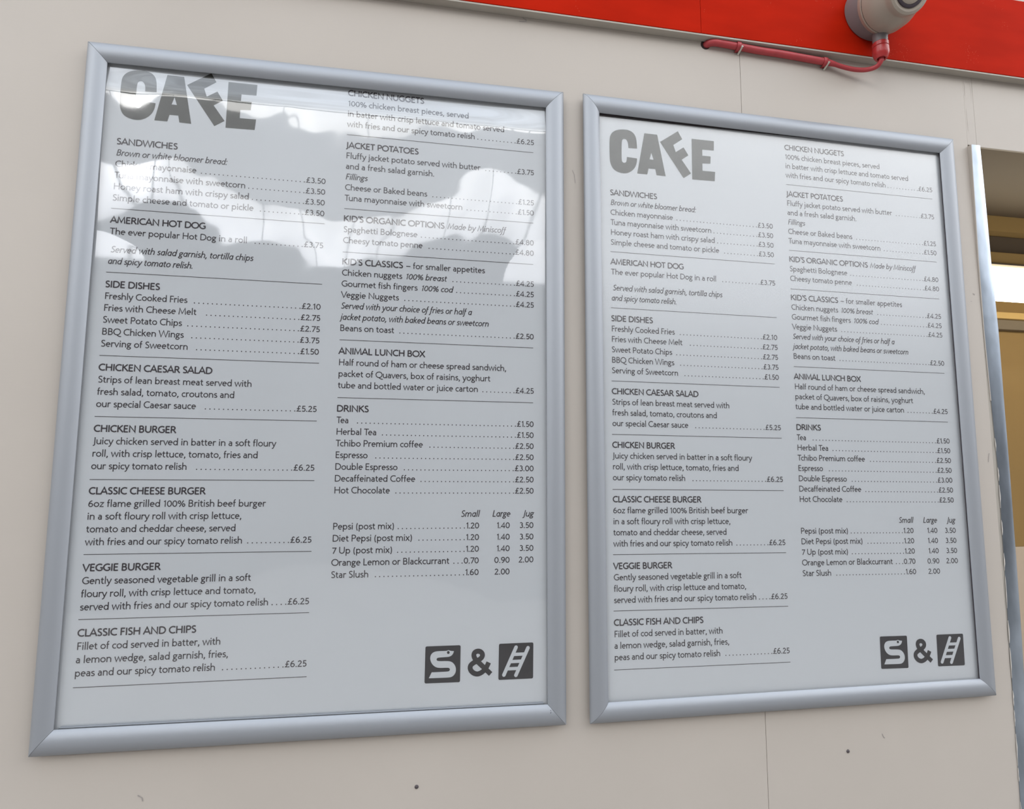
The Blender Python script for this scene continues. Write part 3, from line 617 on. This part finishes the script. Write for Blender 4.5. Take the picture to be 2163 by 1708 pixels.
# ---------------------------------------------------------------- printed sheet
PZ=.0040
def sheet(root):
    S=link('menu_sheet',[P(.013,-.018,PZ),P(.629,-.012,PZ),P(.629,-.878,PZ),P(.013,-.876,PZ)],[(0,3,2,1)],M_PAPER); return S
SH=sheet(FL)
def ink(I,name,w,material,label=None):
    o=I.build(name,w,material,SH)
    if label: o['label']=label
    return o
LEAD=.01527
for v0,lines in SECT:
    I=Ink(); v=v0; colr=.3050 if lines[0][2]<.2 else .5962
    for st,tx,u0,u1,dots,price,ex in lines:
        I.text(tx,st,u0,v,u1)
        for s_,t_,a,b in ex: I.text(t_,s_,a,v,b)
        if price:
            rt=colr if price[0]=='£' else .5213
            p0=I.text(price,'r',0,v,None,.01238,rt)
            d=p0-.0020
            while d>dots-.001: I.disc(d,v+.0007,.00080,6); d-=.00545
        v-=LEAD
    if lines[0][1].startswith('Pepsi'):
        for t_,a,b in (('Small',.4959,.5211),('Large',.5386,.5631),('Jug',.5808,.5957)): I.text(t_,'i',a,-.6200,b)
        for k,(a,b) in enumerate((('1.40','3.50'),('1.40','3.50'),('1.40','3.50'),('0.90','2.00'),('2.00',''))):
            I.text(a,'r',0,v0-LEAD*k,None,.01238,.5632)
            if b: I.text(b,'r',0,v0-LEAD*k,None,.01238,.5960)
    ink(I,'menu_section',PZ+.0002,M_TEXT,'dark printed soft drink price table' if lines[0][1].startswith('Pepsi') else 'dark printed lines starting '+lines[0][1])
for a,b,ys in ((.0409,.3055,(-.2268,-.3112,-.4186,-.4952,-.5726,-.6624,-.7384,-.8162)),(.3307,.5952,(-.0960,-.2030,-.2645,-.3858,-.4636))):
    for y in ys:
        I=Ink(); I.rect((a,y-.0004),(b,y+.0004)); ink(I,'divider_line',PZ+.0002,M_RULE)
def chaikin(Q,sharp,n=2):
    Q=[(q,i in sharp) for i,q in enumerate(Q)]
    for _ in range(n):
        o_=[]
        for i,(q,s_) in enumerate(Q):
            if s_: o_.append((q,True)); continue
            p=Q[i-1][0]; r=Q[(i+1)%len(Q)][0]
            o_+=[((q[0]*.75+p[0]*.25,q[1]*.75+p[1]*.25),False),((q[0]*.75+r[0]*.25,q[1]*.75+r[1]*.25),False)]
        Q=o_
    return [q for q,_ in Q]
for nm,pl,hole in (('C',CAFE_C,None),('A',CAFE_A,CAFE_H),('F',CAFE_F,None),('E',CAFE_E,None)):
    I=Ink(); I.poly(pl if nm!='C' else chaikin(pl,(4,5,16,17))); o=ink(I,'title_letter',PZ+.0002,M_TITLE,'grey letter %s of CAFE%s'%(nm,', tilted' if nm=='F' else ''))
    if hole:
        I=Ink(); I.poly(hole); h=I.build('letter_counter',PZ+.0004,M_WHITE,SH)
def rounded(Q,r):
    o=[]
    for i in range(4):
        p=Vector(Q[i]); a=(Vector(Q[i-1])-p).normalized()*r; b=(Vector(Q[(i+1)%4])-p).normalized()*r
        for k in range(5):
            t=k/4; o.append(tuple((1-t)**2*(p+a)+2*t*(1-t)*p+t*t*(p+b)))
    return o
def smooth2(P_,n=4): return [tuple(q) for q in spline([Vector(a) for a in P_],n)]
I=Ink(); I.poly(rounded(TILE_S,.0022)); ink(I,'logo_tile',PZ+.0002,M_INK,'black square tile with the snake')
I=Ink(); I.poly(rounded(TILE_H,.0022)); ink(I,'logo_tile',PZ+.0002,M_INK,'black square tile with the ladder')
I=Ink(); I.poly(chaikin(SNAKE,(0,18,19))); ink(I,'snake',PZ+.0004,M_WHITE,'white S-shaped snake')
I=Ink(); I.poly(EYE); ink(I,'snake_eye',PZ+.0006,M_INK)
I=Ink(); q=smooth2(AMP[:-1],5)+[AMP[-1]]; I.ribbon(q,.0032); ink(I,'ampersand',PZ+.0002,M_INK,'black ampersand between the tiles')
I=Ink(); rw=.0024
def on(rl,v): a,c=rl; return a[0]+(c[0]-a[0])*(v-a[1])/(c[1]-a[1])
for a,c in (RAIL1,RAIL2):
    A=Vector(a); C=Vector(c); d=(C-A).normalized(); nn=Vector((-d.y,d.x)); o_=[]
    for ctr,s_ in ((A,1),(C,-1)):
        for k in range(9):
            t=math.pi*k/8; o_.append(tuple(ctr+nn*(s_*rw*math.cos(t))-d*(s_*rw*math.sin(t))))
    I.poly(o_)
sl=math.hypot(RAIL1[1][0]-RAIL1[0][0],RAIL1[1][1]-RAIL1[0][1])/abs(RAIL1[1][1]-RAIL1[0][1])*rw
for a in (RUNG1,RUNG2,RUNG3):
    y=(a[0][1]+a[1][1])/2; h=.0021
    I.poly([(on(RAIL1,y-h)+sl,y-h),(on(RAIL2,y-h)-sl,y-h),(on(RAIL2,y+h)-sl,y+h),(on(RAIL1,y+h)+sl,y+h)])
ink(I,'ladder',PZ+.0004,M_WHITE,'white leaning ladder')
# second print of the same sheet for the right frame
SR=SH.copy(); COL.objects.link(SR)
for ch in SH.children:
    k=ch.copy(); COL.objects.link(k); k.parent=SR
keep(SH,FL)
# children of the sheet were written in world coordinates around the wall origin
pv=P(0,0,0); ang=-.0046502; off=P(.6736939+(-.0025144)*math.cos(ang)-(-.0119573)*math.sin(ang),.0017598+(-.0025144)*math.sin(ang)+(-.0119573)*math.cos(ang),0)
T=Matrix.Translation(off)@Matrix.Rotation(-ang,4,'Y')@Matrix.Translation(-pv)
SR.parent=FR; SR.matrix_parent_inverse=Matrix.Translation(-FR.location); SR.matrix_basis=T

# ---------------------------------------------------------------- clear covers
def cover(I,root,material,height,nx,ny,k=1.006):
    c=(sum(q[0] for q in I)/4,sum(q[1] for q in I)/4); J=[lerp(c,q,k) for q in I]; V=[];F=[]
    for iy in range(ny+1):
        for ix in range(nx+1):
            s,t=ix/nx,iy/ny; a=lerp(J[0],J[1],s); b=lerp(J[3],J[2],s); q=lerp(a,b,t)
            V.append(P(q[0],q[1],.0054+height(q[0]-J[0][0],-(q[1]-J[0][1]),s,t)))
    for iy in range(ny):
        for ix in range(nx):
            a=iy*(nx+1)+ix; F.append((a,a+nx+1,a+nx+2,a+1))
    return keep(link('clear_cover',V,F,material,None,True),root)
from mathutils import noise as NZ
# how the sheet leans: (x, depth below the top edge, lean) - it bellies forward under the top rail and settles flat below
LEAN=[(.03,.09,-.035),(.03,.14,-.075),(.03,.18,-.09),(.03,.22,-.12),(.03,.26,-.12),(.03,.30,-.06),(.07,.22,-.09),(.07,.26,-.09),(.10,.15,-.03),(.10,.20,-.05),(.10,.24,-.075),(.10,.28,-.06),(.16,.18,.0),(.16,.225,-.02),(.16,.26,-.06),(.16,.29,-.04),(.21,.20,.02),(.21,.24,-.015),(.21,.28,-.05),(.21,.31,-.02),
 (.285,.205,.03),(.285,.25,.01),(.285,.31,-.005),(.34,.205,.025),(.34,.26,.0),(.34,.31,-.02),
 (.40,.20,.005),(.40,.27,-.03),(.40,.31,-.03),(.45,.19,-.02),(.45,.25,-.05),(.45,.29,-.06),(.51,.18,-.04),(.51,.24,-.07),(.51,.28,-.07),(.57,.16,-.07),(.57,.22,-.085),(.57,.27,-.10),(.57,.30,-.06),(.53,.32,-.03),(.57,.13,-.13),(.54,.155,-.11),(.56,.09,-.06),(.51,.14,-.05),(.45,.12,.0),
 (.1,.06,-.02),(.3,.06,0),(.5,.06,.0),(.1,.40,.03),(.3,.40,0),(.5,.40,.03),(.1,.35,.02),(.5,.37,.02)]
def lean(x,d):
    a=b=1e-6
    for X,D,k in LEAN:
        q=math.exp(-(((x-X)/.055)**2+((d-D)/.042)**2)); a+=q*k; b+=q
    return a/(b+.05)
NX,NY=170,260
def relief():
    H=[]
    for ix in range(NX+1):
        x=.6*ix/NX; h=.0098; col=[]
        for iy in range(NY+1):
            d=.025+.84*iy/NY
            h+=.84/NY*(lean(x,d)*.62 if d<.5 else 0)
            col.append(h)
        tail=col[int(NY*.55)]
        H.append(col)
    return H
RH=relief()
def ripple(x,y,s,t):
    h=RH[min(NX,max(0,round(s*NX)))][min(NY,max(0,round(t*NY)))]
    e=1
    for q,wd,lo in ((s,.15,.42),(1-s,.15,.42),(t,.05,0)):
        q=min(1,q/wd); e*=lo+(1-lo)*q*q*(3-2*q)
    k=1 if t<.42 else max(0,1-(t-.42)/.55); k=k*k*(3-2*k)
    h=h*k+.0004*NZ.noise(Vector((x*9+y*3,y*11,1.3)))*k+.0003*NZ.noise(Vector((x*15+y*9,y*9-x*12,9.7)))*k+.00012*NZ.noise(Vector((x*34,y*26+x*9,4.1)))*k
    return max(.0,e*h)
o=cover(IL,FL,M_FILM,ripple,NX,NY); o['label']='glossy rippled clear plastic sheet'
o=cover(IR,FR,M_MATTE,lambda x,y,s,t:0.0,2,2); o['label']='matte clear plastic sheet'
